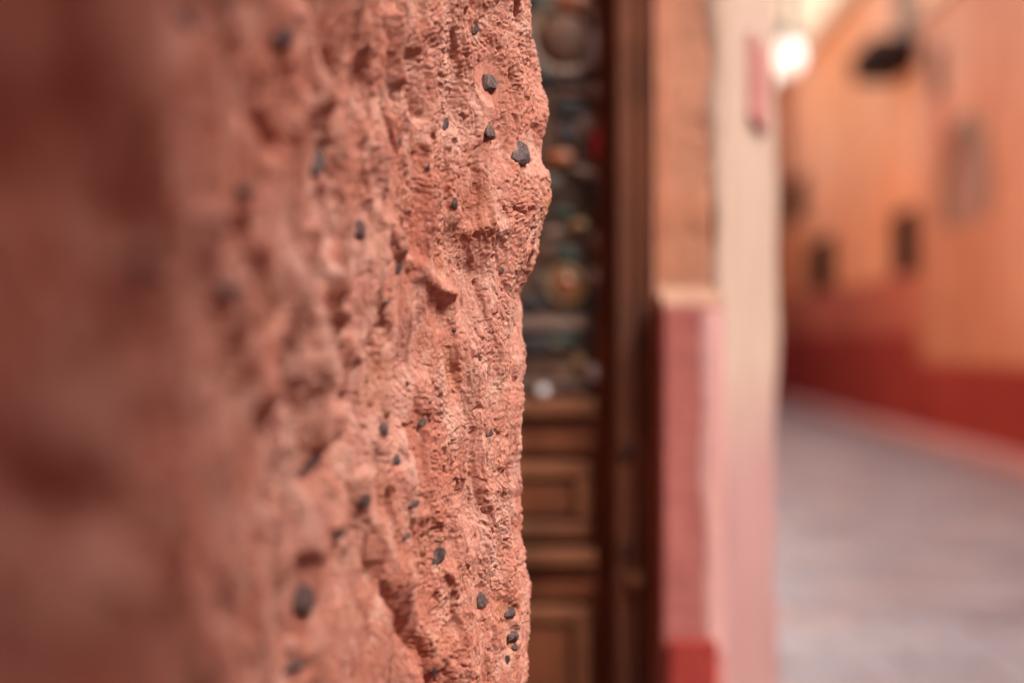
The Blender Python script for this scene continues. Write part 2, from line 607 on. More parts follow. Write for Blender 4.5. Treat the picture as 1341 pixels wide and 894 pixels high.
ridge([(395, 300), (430, 380), (470, 470)], 8, 0.006)
ridge([(370, 300), (400, 400)], 8, -0.006)
ridge([(345, 560), (360, 600), (350, 660)], 10, -0.007)
ridge([(446, 590), (442, 640), (425, 690)], 7, 0.006)
ridge([(400, 740), (390, 830)], 12, -0.009)
ridge([(462, 520), (455, 600), (448, 720)], 7, -0.006)
ridge([(480, 745), (500, 800), (548, 860), (552, 900)], 8, -0.0075)
ridge([(390, 485)], 24, 0.006)
ridge([(405, 625), (440, 600)], 20, -0.004)
ridge([(360, 590)], 16, 0.004)
e = np.hypot((PXB - 560) / 42, (PYB - 405) / 75)
m_ = e < 1.5
k_ = np.clip((1.5 - e[m_]) / 0.8, 0, 1)
H[m_] = H[m_] * (1 - k_) + (H[m_].mean() + (H[m_] - H[m_].mean()) * 0.45) * k_
ridge([(498, 290), (530, 335), (562, 362), (594, 384)], 10, 0.0052)
ridge([(545, 362), (575, 378), (594, 384)], 6, 0.0014)
ridge([(640, 330), (646, 450), (640, 600)], 24, -0.0028)
ridge([(574, 408), (560, 440), (550, 475)], 18, -0.0065)
ridge([(600, 20), (590, 120), (582, 200)], 6, -0.0022)
ridge([(430, 120), (445, 260), (425, 380)], 12, 0.0045)
ridge([(560, 500), (548, 600), (556, 690)], 8, 0.0022)
ridge([(385, 20), (400, 130)], 14, 0.005)
ridge([(655, 90), (668, 190), (640, 290)], 6, 0.0012)
ridge([(592, 395), (588, 430)], 6, -0.0030)
ridge([(500, 340), (512, 430), (505, 540), (470, 620)], 12, 0.0040)
ridge([(548, 60), (540, 110)], 14, -0.0040)
ridge([(500, 20), (520, 110), (545, 190)], 9, 0.0040)
ridge([(450, 600), (490, 700), (520, 770), (560, 870)], 13, 0.0045)
ridge([(500, 790), (530, 860)], 16, -0.0050)
ridge([(590, 770), (586, 820)], 10, -0.0028)
ridge([(610, 640), (585, 660), (580, 760)], 7, -0.0018)
ridge([(655, 300), (600, 300), (560, 240)], 12, 0.0028)
ridge([(700, 120), (708, 260)], 20, 0.0016)
ridge([(640, 640), (690, 640)], 5, 0.0016)
ridge([(600, 800), (650, 812), (690, 800)], 5, 0.0012)
ridge([(250, 600), (270, 760)], 30, 0.005)
ridge([(330, 330), (380, 400)], 20, 0.004)
ridge([(430, 430), (440, 520)], 14, -0.005)

# (x, y, width, height in photo pixels, tilt in degrees)
PEBBLES = [(642, 107, 19, 36, 18), (624, 39, 8, 16, 10), (586, 160, 8, 22, -8), (645, 174, 9, 24, 0), (684, 199, 19, 34, 5),
           (596, 266, 8, 16, 0), (526, 186, 9, 16, 0), (472, 300, 13, 42, 10), (417, 215, 15, 42, 0), (522, 353, 12, 24, 0),
           (554, 551, 11, 12, 30), (521, 601, 12, 16, 0), (504, 560, 9, 22, 0), (409, 605, 38, 22, 25), (480, 656, 12, 32, -10),
           (545, 660, 10, 13, 0), (578, 726, 17, 24, 10), (633, 787, 13, 28, 22), (671, 801, 17, 15, 0), (673, 831, 15, 17, 0),
           (568, 879, 9, 12, 0), (398, 781, 20, 64, -8), (644, 567, 8, 10, 0), (535, 502, 8, 9, 0), (243, 22, 30, 34, 0),
           (373, 48, 20, 26, 0), (320, 246, 22, 22, 0), (196, 338, 30, 36, -20), (386, 872, 22, 22, 0), (449, 696, 10, 26, 0),
           (667, 862, 8, 14, 20), (676, 846, 8, 10, 0), (534, 699, 9, 9, 0), (506, 398, 7, 9, 0), (631, 470, 6, 8, 0),
           (597, 430, 5, 8, 0), (660, 355, 5, 9, 0), (705, 40, 5, 8, 0), (300, 380, 20, 24, 0), (563, 218, 7, 12, 0)]
for x_, y_, w_, h_, t_ in PEBBLES:                      # each pebble sits in a small pit, deeper above it
    ridge([(x_, y_ - 0.55 * h_), (x_, y_ + 0.2 * h_)], max(w_ * 0.62, 4), -0.0020 * min(1.6, w_ / 12))

for x_, y_, w_, h_, t_ in PEBBLES:                      # and the plaster lies level where it grips the larger ones
    if w_ < 10:
        continue
    e = np.hypot((PXB - x_) / (w_ * 0.75), (PYB - y_) / (h_ * 0.72))
    m_ = e < 1.3
    if not m_.any():
        continue
    lv = H[m_].mean() - 0.0006
    k_ = np.clip((1.3 - e[m_]) / 0.4, 0, 1)
    H[m_] = H[m_] * (1 - k_) + (lv + (H[m_] - lv) * 0.45) * k_

# silhouette of the corner, from the photograph (y, x)
SIL = np.array([(-200, 690), (-60, 692), (0, 694), (60, 697), (110, 702), (150, 712), (190, 716), (225, 712), (268, 719), (290, 711), (330, 703),
                (360, 690), (385, 682), (420, 679), (450, 680), (475, 685), (500, 679), (525, 684), (560, 680), (620, 679), (660, 681),
                (700, 682), (740, 687), (790, 692), (830, 691), (870, 688), (894, 686), (1000, 690), (1200, 688)], float)
ysil = 447 - FPX * (Z - CAM_Z) / 0.945
target = np.interp(ysil, SIL[:, 0], SIL[:, 1])
base_px = 670.5 + FPX * curve[kmax, 0] / curve[kmax, 1]
dX = (target - base_px) / FPX * 0.945
dX = dX + 0.0011 * pn(Z * 75, Z * 0 + .5, 4) + 0.0009 * np.abs(pn(Z * 170, Z * 0 + .3, 5))
# keep the finest wobble of the relief but centre it on the traced outline
Hs = H[:, np.argmin(np.abs(U))]
k = 161
zz_u = np.arange(Z[0], Z[-1], 0.0006)
hs_u = np.interp(zz_u, Z, Hs)
hs_u = np.convolve(np.pad(hs_u, k // 2, mode='edge'), np.ones(k) / k, mode='valid')
Hslow = np.interp(Z, zz_u, hs_u)
wcor = np.exp(-(np.minimum(UU + 0.012, 0) / 0.045) ** 2) * np.exp(-(np.maximum(UU - 0.03, 0) / 0.06) ** 2)
VX = CX + nx * H + wcor * (dX - Hslow * 0.9 - 0.0010)[:, None]
VY = CY + ny * H
VZ = ZZ + 0.0006 * fbm(UU * 260, ZZ * 220, 2, 101)
co = np.stack([VX, VY, VZ], -1).reshape(-1, 3)
nr, nc = UU.shape
ii = (np.arange(nr - 1)[:, None] * nc + np.arange(nc - 1)[None, :]).ravel()
quads = np.stack([ii, ii + 1, ii + nc + 1, ii + nc], -1).astype(np.int32)
# orientation: u runs from camera side to the corner, outward is to the right of travel -> (i, i+1, up) faces outward
wall_base = Vector((-0.3, 0.0, 0.0))
near_wall = thing('mud_plaster_wall', 'rough terracotta mud plaster wall end in sharp focus with dark pebbles embedded', 'wall', wall_base)
me = bpy.data.meshes.new('plaster_face')
me.vertices.add(len(co))
me.vertices.foreach_set('co', (co - np.array(wall_base)).astype(np.float32).ravel())
me.loops.add(quads.size)
me.loops.foreach_set('vertex_index', quads.ravel())
me.polygons.add(len(quads))
me.polygons.foreach_set('loop_start', np.arange(0, quads.size, 4, dtype=np.int32))
me.polygons.foreach_set('loop_total', np.full(len(quads), 4, np.int32))
me.polygons.foreach_set('use_smooth', np.ones(len(quads), bool))
me.update(calc_edges=True)
me.materials.append(M['near'])
pf = link(bpy.data.objects.new('plaster_face', me))
pf.parent = near_wall
# body of the wall behind the face, so that it has thickness
core = MB()
core.column([(-0.75, -3.0), (-0.10, -3.0), (-0.09, -0.4), (-0.20, 0.0), (-0.20, 0.6), (-0.20, 0.8), (-0.12, 0.95), (-0.2, 1.0), (-0.75, 1.02)], 0, 4.98)
core.build('wall_core', M['near'], near_wall)

# unseen block added behind the viewpoint to shade the left part of the wall
bt = MB()
bt.column([(-0.74, -0.80), (0.78, -0.80), (0.86, -0.74), (0.86, -0.15), (0.78, -0.08), (-0.05, -0.09), (-0.74, -0.09)], 0, 4.99)
bt.build('added_shade_block', M['near'], near_wall, 0.03, seg=3)

# --- pebbles
P3 = np.stack([VX, VY, VZ], -1)
du = np.gradient(P3, axis=1)
dv = np.gradient(P3, axis=0)
sel = (CY > 0.25) & (UU < 0.012) & (ZZ > 0.95) & (ZZ < 1.65)
PX = np.where(sel, 670.5 + FPX * VX / VY, -9999)
PY = 447 - FPX * (VZ - CAM_Z) / VY


def surf(px, py, r=2.5):
    d2 = (PX - px) ** 2 + (PY - py) ** 2
    idx = np.argwhere(d2 < r * r)
    if len(idx) == 0:
        i = np.unravel_index(np.argmin(d2), d2.shape)
    else:
        i = tuple(idx[np.argmin([VY[a, b] for a, b in idx])])
    a, b = i
    w = 9
    sa, sb = slice(max(a - w, 0), a + w), slice(max(b - w, 0), b + w)
    n = np.cross(du[sa, sb].reshape(-1, 3).mean(0), dv[sa, sb].reshape(-1, 3).mean(0))
    n /= np.linalg.norm(n)
    return Vector(P3[a, b]), Vector(n)


def pebble_mesh(seed, sub=2):
    r = random.Random(seed)
    import bmesh
    bm = bmesh.new()
    bmesh.ops.create_icosphere(bm, subdivisions=sub, radius=1)
    planes = []
    for _ in range(9):
        v = Vector((r.gauss(0, 1), r.gauss(0, 1), r.gauss(0, 1))).normalized()
        planes.append((v, r.uniform(0.42, 0.8)))
    for v in bm.verts:
        for n, d in planes:
            e = v.co.dot(n) - d
            if e > 0:
                v.co -= n * e
        v.co *= 1 + r.uniform(-0.07, 0.07)
        v.co.x *= 1.0 - 0.62 * v.co.y
    m = bpy.data.meshes.new('pebble')
    bm.to_mesh(m)
    bm.free()
    m.materials.append(M['stone'])
    return m


peb = [pebble_mesh(s) for s in range(7)]
Rloc = wall_base
for i, (x, y, w, h, tilt) in enumerate(PEBBLES):
    p, n = surf(x, y)
    s = p.y / FPX
    up = Vector((0, 0, 1))
    # axes on the surface; widen for the slant of the face
    side = up.cross(n).normalized()
    up2 = n.cross(side).normalized()
    slant = max(0.45, abs(n.y) if n.length else 1)
    R = Matrix((side, up2, n)).transposed().to_4x4()
    R = R @ Matrix.Rotation(math.radians(tilt), 4, 'Z')
    a, b = w * s * 0.56 / slant, h * s * 0.64
    c = 0.55 * min(a, b) + 0.0007
    o = link(bpy.data.objects.new('pebble', peb[(i * 3 + 1) % len(peb)]))
    o.parent = near_wall
    o.matrix_local = Matrix.Translation(p - n * c * (0.25 if w < 14 else 0.05) - Rloc) @ R @ Matrix.Diagonal((a, b, c, 1))

# ================================================================== WOODEN DOOR
DY = 1.90


def dx(px, y=DY):
    return (px - 670.5) / FPX * y


def dz(py, y=DY):
    return CAM_Z + (447 - py) / FPX * y


door = thing('carved_wooden_door', 'brown wooden door with painted carved upper panel in the recess beside the plaster wall', 'door', (-0.16, DY, 0))
xr = dx(800)            # right edge of the leaf
xl = -0.46
MB().box(xl, xr, DY + 0.012, DY + 0.05, 0.02, 2.25).build('door_board', M['wood'], door)
for a, b in ((dx(782), xr), (-0.19, -0.135), (xl, xl + 0.05)):
    MB().box(a, b, DY - 0.012, DY + 0.010, 0.02, 2.25).build('stile', M['wood'], door, 0.004)
for xa, xb in ((-0.131, dx(779)), (xl + 0.054, -0.194)):
    rails = [(dz(552), dz(592)), (dz(745), dz(782)), (0.30, 0.42), (1.80, 1.86)]
    for z1, z0 in [(max(r), min(r)) for r in rails]:
        MB().box(xa, xb, DY - 0.010, DY + 0.010, z0, z1).build('rail', M['wood'], door, 0.003)
    # pale worn ledges between the zones
    MB().box(xa, xb, DY - 0.026, DY + 0.010, dz(738), dz(716)).build('ledge', M['wood_light'], door, 0.004)
    MB().box(xa, xb, DY - 0.022, DY + 0.010, dz(545), dz(520)).build('ledge', M['wood_light'], door, 0.004)
    for zt, zb in ((dz(600), dz(708)), (dz(788), 0.47)):
        pn_o = MB().box(xa + 0.032, xb - 0.032, DY - 0.004, DY + 0.010, zb + 0.030, zt - 0.030).build('panel', M['wood'], door, 0.006)
        w = 0.022
        for bx in ((xa + 0.006, xb - 0.006, zt - 0.004 - w, zt - 0.004), (xa + 0.006, xb - 0.006, zb + 0.004, zb + 0.004 + w),
                   (xa + 0.006, xa + 0.006 + w, zb + 0.006 + w, zt - 0.006 - w), (xb - 0.006 - w, xb - 0.006, zb + 0.006 + w, zt - 0.006 - w)):
            MB().box(bx[0], bx[1], DY - 0.011, DY + 0.010, bx[2], bx[3]).build('moulding', M['wood_light'], pn_o, 0.004)
# painted carved panels of the upper zone
MOTIFS = [  # kind, x, y, rx, ry, material, height, rot
    ('ring', 738, 50, 46, 9, 'p_pale', 0.006, 0), ('dome', 738, 52, 34, 36, 'p_brown', 0.012, 0),
    ('dome', 779, 62, 10, 26, 'p_bright', 0.010, 0), ('dome', 752, 4, 30, 16, 'p_orange', 0.010, 0), ('dome', 706, 6, 13, 11, 'p_green', 0.008, 0),
    ('dome', 710, 98, 12, 13, 'p_green', 0.009, 0), ('dome', 733, 96, 18, 9, 'p_pale', 0.012, 0), ('dome', 722, 112, 8, 7, 'p_navy', 0.008, 0),
    ('dome', 750, 106, 8, 8, 'p_black', 0.008, 0), ('dome', 782, 93, 8, 9, 'p_black', 0.008, 0), ('dome', 785, 122, 15, 16, 'p_pale', 0.012, 0.5),
    ('dome', 745, 122, 34, 6, 'p_brown', 0.006, 0), ('dome', 744, 143, 22, 14, 'p_black', 0.006, 0), ('dome', 712, 132, 10, 10, 'p_brown', 0.006, 0),
    ('dome', 765, 165, 12, 20, 'p_pale', 0.004, -0.5), ('dome', 741, 176, 9, 14, 'p_navy', 0.006, 0.4), ('dome', 784, 190, 9, 27, 'p_red', 0.012, 0),
    ('dome', 733, 208, 19, 12, 'p_orange', 0.010, 0.2), ('dome', 715, 240, 20, 14, 'p_grey', 0.008, 0), ('dome', 770, 228, 26, 8, 'p_pale', 0.010, -0.35),
    ('dome', 779, 247, 12, 5, 'p_navy', 0.012, 0), ('dome', 782, 272, 8, 18, 'p_black', 0.006, 0), ('dome', 738, 280, 12, 9, 'p_green', 0.006, 0),
    ('dome', 757, 297, 15, 10, 'p_gold', 0.010, 0.3), ('dome', 725, 305, 14, 8, 'p_pale', 0.006, 0.3), ('dome', 782, 315, 12, 14, 'p_pale', 0.007, 0),
    ('dome', 743, 333, 17, 11, 'p_green', 0.006, 0), ('dome', 716, 330, 9, 14, 'p_brown', 0.007, 0), ('ring', 740, 374, 22, 6, 'p_gold', 0.006, 0),
    ('dome', 740, 374, 17, 18, 'p_orange', 0.012, 0), ('dome', 780, 366, 13, 16, 'p_pale', 0.012, 0), ('dome', 712, 372, 8, 16, 'p_grey', 0.008, 0),
    ('dome', 697, 398, 20, 12, 'p_black', 0.006, 0.2), ('dome', 778, 398, 10, 9, 'p_navy', 0.006, 0), ('dome', 787, 438, 9, 25, 'p_navy', 0.008, 0),
    ('dome', 700, 452, 26, 14, 'p_black', 0.006, 0.25), ('dome', 743, 443, 18, 9, 'p_green', 0.006, -0.3), ('dome', 728, 452, 14, 7, 'p_grey', 0.008, 0),
    ('dome', 776, 490, 11, 14, 'p_bright', 0.014, 0.2), ('dome', 757, 478, 10, 16, 'p_gold', 0.008, 0), ('dome', 735, 490, 18, 12, 'p_brown', 0.006, 0),
    ('dome', 790, 345, 5, 10, 'p_orange', 0.006, 0), ('dome', 700, 30, 10, 14, 'p_gold', 0.006, 0)]
NAMES = {'p_pale': 'chalk_petal', 'p_brown': 'brown_rosette', 'p_bright': 'white_petal', 'p_orange': 'orange_rosette', 'p_green': 'green_petal',
         'p_navy': 'navy_petal', 'p_black': 'black_petal', 'p_red': 'red_petal', 'p_grey': 'grey_petal', 'p_gold': 'ochre_rosette'}
for side, (xa, xb) in enumerate(((-0.131, dx(781)), (xl + 0.054, -0.194))):
    pan = MB().box(xa, xb, DY + 0.000, DY + 0.011, dz(518), 1.797).build('painted_panel', M['painted_ground'], door)
    # raised framing bars of the pattern
    for yy, hh in ((423, 8), (503, 4), (-10, 6)):
        MB().box(xa + 0.002, xb - 0.012, DY - 0.008, DY - 0.001, dz(yy + hh), dz(yy - hh)).build('painted_bar', M['p_pale'], pan, 0.002)
    for kd, mx, my, rx, ry, mt, h, rot in MOTIFS:
        cxm = dx(mx)
        copies = [cxm]
        if side == 0:
            copies.append(-0.021 - cxm)             # the pattern mirrored about the panel's middle
        else:
            copies = [-0.324 + (cxm - (-0.0105)) , -0.324 - (cxm + 0.0105)]
        for c in copies:
            if not (xa + 0.004 < c < xb + 0.008):
                continue
            rxm, rzm = rx / 1000 * 1.02, ry / 1000 * 1.02
            mb = MB()
            if kd == 'ring':
                mb.ring(c, dz(my), rxm, rzm, DY - 0.001, h)
            else:
                mb.dome(c, dz(my), rxm, rzm, DY - 0.0005, h, 20, 4, rot if c == copies[0] else -rot)
            mb.build(NAMES[mt] if kd == 'dome' else 'carved_ring', M[mt], pan, smooth=True)
# small round metal knob: the bright spot low on the painted panel
kb = MB()
kb.dome(dx(710), dz(512), 0.008, 0.008, DY - 0.022, 0.006, 20, 6)
kb.box(dx(710) - 0.003, dx(710) + 0.003, DY - 0.024, DY - 0.0005, dz(512) - 0.003, dz(512) + 0.003)
kb.build('knob', M['steel'], door, smooth=True)
# frame
MB().box(dx(802), dx(829), DY - 0.050, DY + 0.09, 0, 2.33).build('frame_post', M['post_wood'], door, 0.005)
MB().box(dx(829) + 0.001, dx(857, 1.831), DY - 0.053, DY + 0.09, 0, 2.33).build('frame_post', M['post_wood'], door, 0.007)
for yy in (590, 716):
    MB().dome(dx(817), dz(yy), 0.0085, 0.013, DY - 0.0495, 0.006, 14, 4).build('frame_stud', M['wood_dark'], door, smooth=True)
for yy in (752,):
    MB().dome(dx(828), dz(yy), 0.009, 0.014, DY - 0.0495, 0.020, 14, 4).build('frame_boss', M['wood_light'], door, smooth=True)
MB().box(xl - 0.06, xl - 0.002, DY - 0.04, DY + 0.09, 0, 2.33).build('frame_post', M['post_wood'], door, 0.005)
MB().box(xl - 0.06, dx(857), DY - 0.04, DY + 0.09, 2.332, 2.42).build('lintel', M['wood'], door, 0.005)

# ================================================================== PIER BESIDE THE DOOR (house of the door)
house = thing('doorway_house', 'plastered house pier right of the wooden door, tan and cream above a pink foot', 'building', (0.24, 1.9, 0))
A0 = (dx(859), 1.885)
A1 = (dx(944, 1.86), 1.86)
B1 = ((1016 - 670.5) / FPX * 2.30, 2.30)
MB().column([A0, (A0[0], 1.872), (A1[0] - 0.012, 1.860), (A1[0] - 0.012, 2.25), (A0[0], 2.25)], 0, 3.3).build('pier_wall', M['tan'], house, 0.006)


def rounded_splay():
    """cream splayed face with hand-rounded arris"""
    pts = [(A1[0] - 0.0105, 1.99), (A1[0] - 0.0105, 1.870), (A1[0] - 0.008, 1.861), (A1[0] + 0.001, 1.858), (A1[0] + 0.010, 1.864), (A1[0] + 0.02, 1.885)]
    pts += [(B1[0] - 0.030, 2.22), (B1[0] - 0.008, 2.27), (B1[0], 2.30), (B1[0] - 0.004, 2.33), (B1[0] - 0.03, 2.36), (B1[0] - 0.15, 2.38), (A1[0] - 0.0105, 2.38)]
    mb = MB()
    zs = np.arange(0, 3.31, 0.02)
    n = len(pts)
    for k_, z in enumerate(zs):
        for i_, (x, y) in enumerate(pts):
            r = 0.0035 * math.sin(z * 9 + i_) + 0.0025 * math.sin(z * 23 + i_ * 2)
            wob = -0.013 * min(1, max(0, (z - 1.36) / 0.3)) + 0.004 * math.sin(z * 31) + 0.003 * math.sin(z * 57 + 1)
            mb.v.append((x + (r if i_ > 3 else wob * (1, 1, 0.8, 0.3)[i_]), y, float(z)))
    for k_ in range(len(zs) - 1):
        for i_ in range(n):
            j_ = (i_ + 1) % n
            mb.f.append((k_ * n + i_, k_ * n + j_, (k_ + 1) * n + j_, (k_ + 1) * n + i_))
    mb.f.append(tuple((len(zs) - 1) * n + i_ for i_ in range(n)))
    return mb


rounded_splay().build('splayed_wall', M['splay'], house, smooth=True)
MB().box(dx(857, 1.831) + 0.001, dx(868, 1.80) - 0.001, 1.842, 1.95, 0, 3.3).build('reveal_strip', M['tan'], house, 0.002)
# projecting pink dado with sloped cap, right arris coloured lighter as if sunlit
x0, x1 = dx(868, 1.80), dx(926, 1.80)
x2 = dx(950, 1.84)
zt = dz(402, 1.80)
dado = MB()
dado.column([(x0, 1.858), (x0, 1.80), (x1, 1.80), (x1 + 0.004, 1.803), (x2 - 0.002, 1.835), (x2, 1.855), (x2 - 0.01, 1.8575)], 0, zt)
dado.build('dado', M['pink'], house, 0.005, seg=3)
# sunlit brightness put into the colour along the dado's right-hand arris
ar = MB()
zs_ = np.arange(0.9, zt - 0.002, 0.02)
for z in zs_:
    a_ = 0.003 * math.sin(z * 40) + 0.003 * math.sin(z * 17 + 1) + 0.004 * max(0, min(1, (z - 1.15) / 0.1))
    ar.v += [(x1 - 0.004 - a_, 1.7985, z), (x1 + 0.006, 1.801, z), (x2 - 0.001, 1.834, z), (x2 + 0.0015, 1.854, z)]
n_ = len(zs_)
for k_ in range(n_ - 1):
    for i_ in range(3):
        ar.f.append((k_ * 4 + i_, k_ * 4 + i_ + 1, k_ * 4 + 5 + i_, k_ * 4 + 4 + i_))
ar.build('painted_light_arris', M['sunlit_pink'], house)
cap = MB()
cap.add([(x0, 1.80, zt + 0.001), (x1 + 0.003, 1.80, zt + 0.001), (x2, 1.852, zt + 0.001), (x0, 1.855, zt + 0.001),
         (x0, 1.803, zt + 0.004), (x1 + 0.002, 1.803, zt + 0.004), (x2 - 0.004, 1.851, zt + 0.026), (x0, 1.855, zt + 0.030)],
        [(0, 3, 2, 1), (4, 5, 6, 7), (0, 1, 5, 4), (1, 2, 6, 5), (2, 3, 7, 6), (3, 0, 4, 7)])
cap.build('dado_cap', M['cap'], house, 0.002)
MB().box(dx(876, 1.79), dx(940, 1.79), 1.790, 1.798, 0, dz(838, 1.79)).build('red_base_band', M['red_base'], house, 0.004)
# wall over and left of the door
MB().box(xl - 0.30, A0[0] - 0.003, 1.93, 2.25, 2.425, 3.3).build('lintel_wall', M['tan'], house)
MB().box(-0.90, xl - 0.062, 1.10, 2.25, 0, 3.3).build('recess_side_wall', M['near'], house)
MB().box(xl - 0.06, A0[0] - 0.003, 2.10, 2.24, 0, 2.42).build('recess_back_wall', M['tan'], house)

# little rose plaque on the splayed face
pt = lambda px: None
def on_splay(px):
    # crossing of the sight line with the splay line A1 -> B1
    k_ = (px - 670.5) / FPX
    ax, ay = A1[0] + 0.02, 1.885
    bx, by = B1[0] - 0.03, 2.22
    t = (k_ * ay - ax) / ((bx - ax) - k_ * (by - ay))
    return Vector((ax + t * (bx - ax), ay + t * (by - ay), 0))


p0, p1 = on_splay(976), on_splay(997)
d = (p1 - p0).normalized()
nn = Vector((d.y, -d.x, 0))
za, zb = CAM_Z + (447 - 168) / FPX * 2.1, CAM_Z + (447 - 62) / FPX * 2.1
mb = MB()
q = [p0 + nn * 0.0005, p1 + nn * 0.0005, p1 + nn * 0.012, p0 + nn * 0.012]
mb.column([(v.x, v.y) for v in q][::-1], za, zb)
pl = mb.build('wall_plaque', M['plaque'], None, 0.002)
pl['label'] = 'narrow upright rose coloured plaque fixed high on the cream splayed wall'
pl['category'] = 'plaque'

# ================================================================== STREET
def ground():
    mb = MB()
    mb.add([(-150, -150, -0.012), (150, -150, -0.012), (150, 300, -0.012), (-150, 300, -0.012)], [(0, 1, 2, 3)])
    m, nt, p = new_mat("dusty_mortar")
    tc = nt.nodes.new("ShaderNodeTexCoord")
    n = noise(nt, tc.outputs['Object'], 4, 5)
    nt.links.new(ramp(nt, n, [(0.3, (0.11, 0.10, 0.11)), (0.7, (0.15, 0.14, 0.15))]), p.inputs['Base Color'])
    p.inputs['Roughness'].default_value = 0.9
    o = mb.build('street_ground', m)
    o['kind'] = 'structure'
    return o


street = ground()
WX = lambda s: 4.76 + 0.04 * s           # right-hand street wall: x at distance s


def slab_mesh(seed, w, l):
    r = random.Random(seed)
    g = 0.008
    j = lambda: r.uniform(-0.006, 0.006)
    b = [(-w / 2 + g + j(), -l / 2 + g + j()), (w / 2 - g + j(), -l / 2 + g + j()), (w / 2 - g + j(), l / 2 - g + j()), (-w / 2 + g + j(), l / 2 - g + j())]
    t = [(x * 0.97, y * 0.97) for x, y in b]
    h = [0.010 + r.uniform(-0.004, 0.004) for _ in range(4)]
    v = [(x, y, -0.03) for x, y in b] + [(x, y, 0.0) for x, y in b] + [(x, y, hh) for (x, y), hh in zip(t, h)]
    f = []
    for k_ in (0, 4):
        for i_ in range(4):
            f.append((k_ + i_, k_ + (i_ + 1) % 4, k_ + 4 + (i_ + 1) % 4, k_ + 4 + i_))
    f.append((8, 9, 10, 11))
    m = bpy.data.meshes.new('paving_stone')
    m.from_pydata(v, [], f)
    m.materials.append(PAVE[seed % len(PAVE)])
    return m


SW, SL = 0.52, 0.36
slabs = [slab_mesh(i, SW, SL) for i in range(15)]
near_pts, far_mb = [], [MB() for _ in PAVE]
row = 0
y = 2.6
while y < 60:
    off = (row % 2) * SW / 2
    x = -1.0 + off
    while x < WX(y) - 0.55:
        vis = x + 0.6 > 0.185 * y - 0.3
        if y > 4.6 and vis and x < 0.36 * y + 0.6 and y < 17:
            near_pts.append((x, y))
        elif y < 26 or vis:
            k_ = random.randrange(len(PAVE))
            h = random.uniform(0.004, 0.014)
            far_mb[k_].box(x - SW / 2 + 0.01, x + SW / 2 - 0.01, y - SL / 2 + 0.01, y + SL / 2 - 0.01, -0.02, h)
        x += SW
    y += SL
    row += 1
near_pts.sort(key=lambda p: p[1])
for i, (x, y) in enumerate(near_pts):
    if i < 290:
        o = link(bpy.data.objects.new('paving_stone', slabs[random.randrange(15)]))
        o.parent = street
        o.location = (x, y, random.uniform(-0.004, 0.004))
        o.rotation_euler = (random.uniform(-0.012, 0.012), random.uniform(-0.012, 0.012), random.uniform(-0.02, 0.02))
    else:
        far_mb[random.randrange(len(PAVE))].box(x - SW / 2 + 0.01, x + SW / 2 - 0.01, y - SL / 2 + 0.01, y + SL / 2 - 0.01, -0.02, random.uniform(0.004, 0.014))
allm = MB()
idx = []
for k_, mb in enumerate(far_mb):
    allm.add(mb.v, mb.f)
    idx += [k_] * len(mb.f)
fo = allm.build('distant_paving', PAVE[0], street)
for m in PAVE[1:]:
    fo.data.materials.append(m)
fo.data.polygons.foreach_set('material_index', idx)
fo['kind'] = 'stuff'

# kerb along the right-hand wall
kb = MB()
ys = np.arange(-6, 46, 1.0)
for a in ys:
    kb.box(0, 1, a + 0.003, a + 0.997, -0.01, 0.13 + random.uniform(-0.01, 0.01),
           fn=lambda X, Y, Z_: (WX(Y) - 0.42 + X * 0.40, Y, Z_))
ko = kb.build('kerb', M['kerb'], None, 0.01)
ko['kind'] = 'structure'

# ================================================================== RIGHT-HAND HOUSES
def facade(name, parent, s0, s1, z0, z1, wo, mat, holes, depth=0.35):
    """wall between s0..s1 along the street; holes = (sa, sb, za, zb) go right through its depth"""
    ss = sorted({s0, s1, *[h[0] for h in holes], *[h[1] for h in holes]})
    zs = sorted({z0, z1, *[h[2] for h in holes], *[h[3] for h in holes]})
    mb = MB()
    P = lambda s, z, w: (WX(s) + w, s, z)
    solid_ = {}
    for i in range(len(ss) - 1):
        for j in range(len(zs) - 1):
            cs, cz = (ss[i] + ss[i + 1]) / 2, (zs[j] + zs[j + 1]) / 2
            solid_[i, j] = not any(h[0] < cs < h[1] and h[2] < cz < h[3] for h in holes)
    for (i, j), ok in solid_.items():
        if not ok:
            continue
        a, b, c, d_ = ss[i], ss[i + 1], zs[j], zs[j + 1]
        mb.add([P(a, c, wo), P(a, d_, wo), P(b, d_, wo), P(b, c, wo)], [(0, 1, 2, 3)])
        mb.add([P(a, c, wo + depth), P(b, c, wo + depth), P(b, d_, wo + depth), P(a, d_, wo + depth)], [(0, 1, 2, 3)])
        for (di, dj, q_) in ((-1, 0, [(a, c), (a, d_)]), (1, 0, [(b, d_), (b, c)]), (0, -1, [(b, c), (a, c)]), (0, 1, [(a, d_), (b, d_)])):
            if not solid_.get((i + di, j + dj), False):
                (sA, zA), (sB, zB) = q_
                mb.add([P(sA, zA, wo), P(sA, zA, wo + depth), P(sB, zB, wo + depth), P(sB, zB, wo)], [(0, 1, 2, 3)])
    return mb.build(name, mat, parent)


def wbox(mb, sa, sb, za, zb, wa, wb):
    return mb.box(wa, wb, sa, sb, za, zb, fn=lambda w, s, z: (WX(s) + w, s, z))


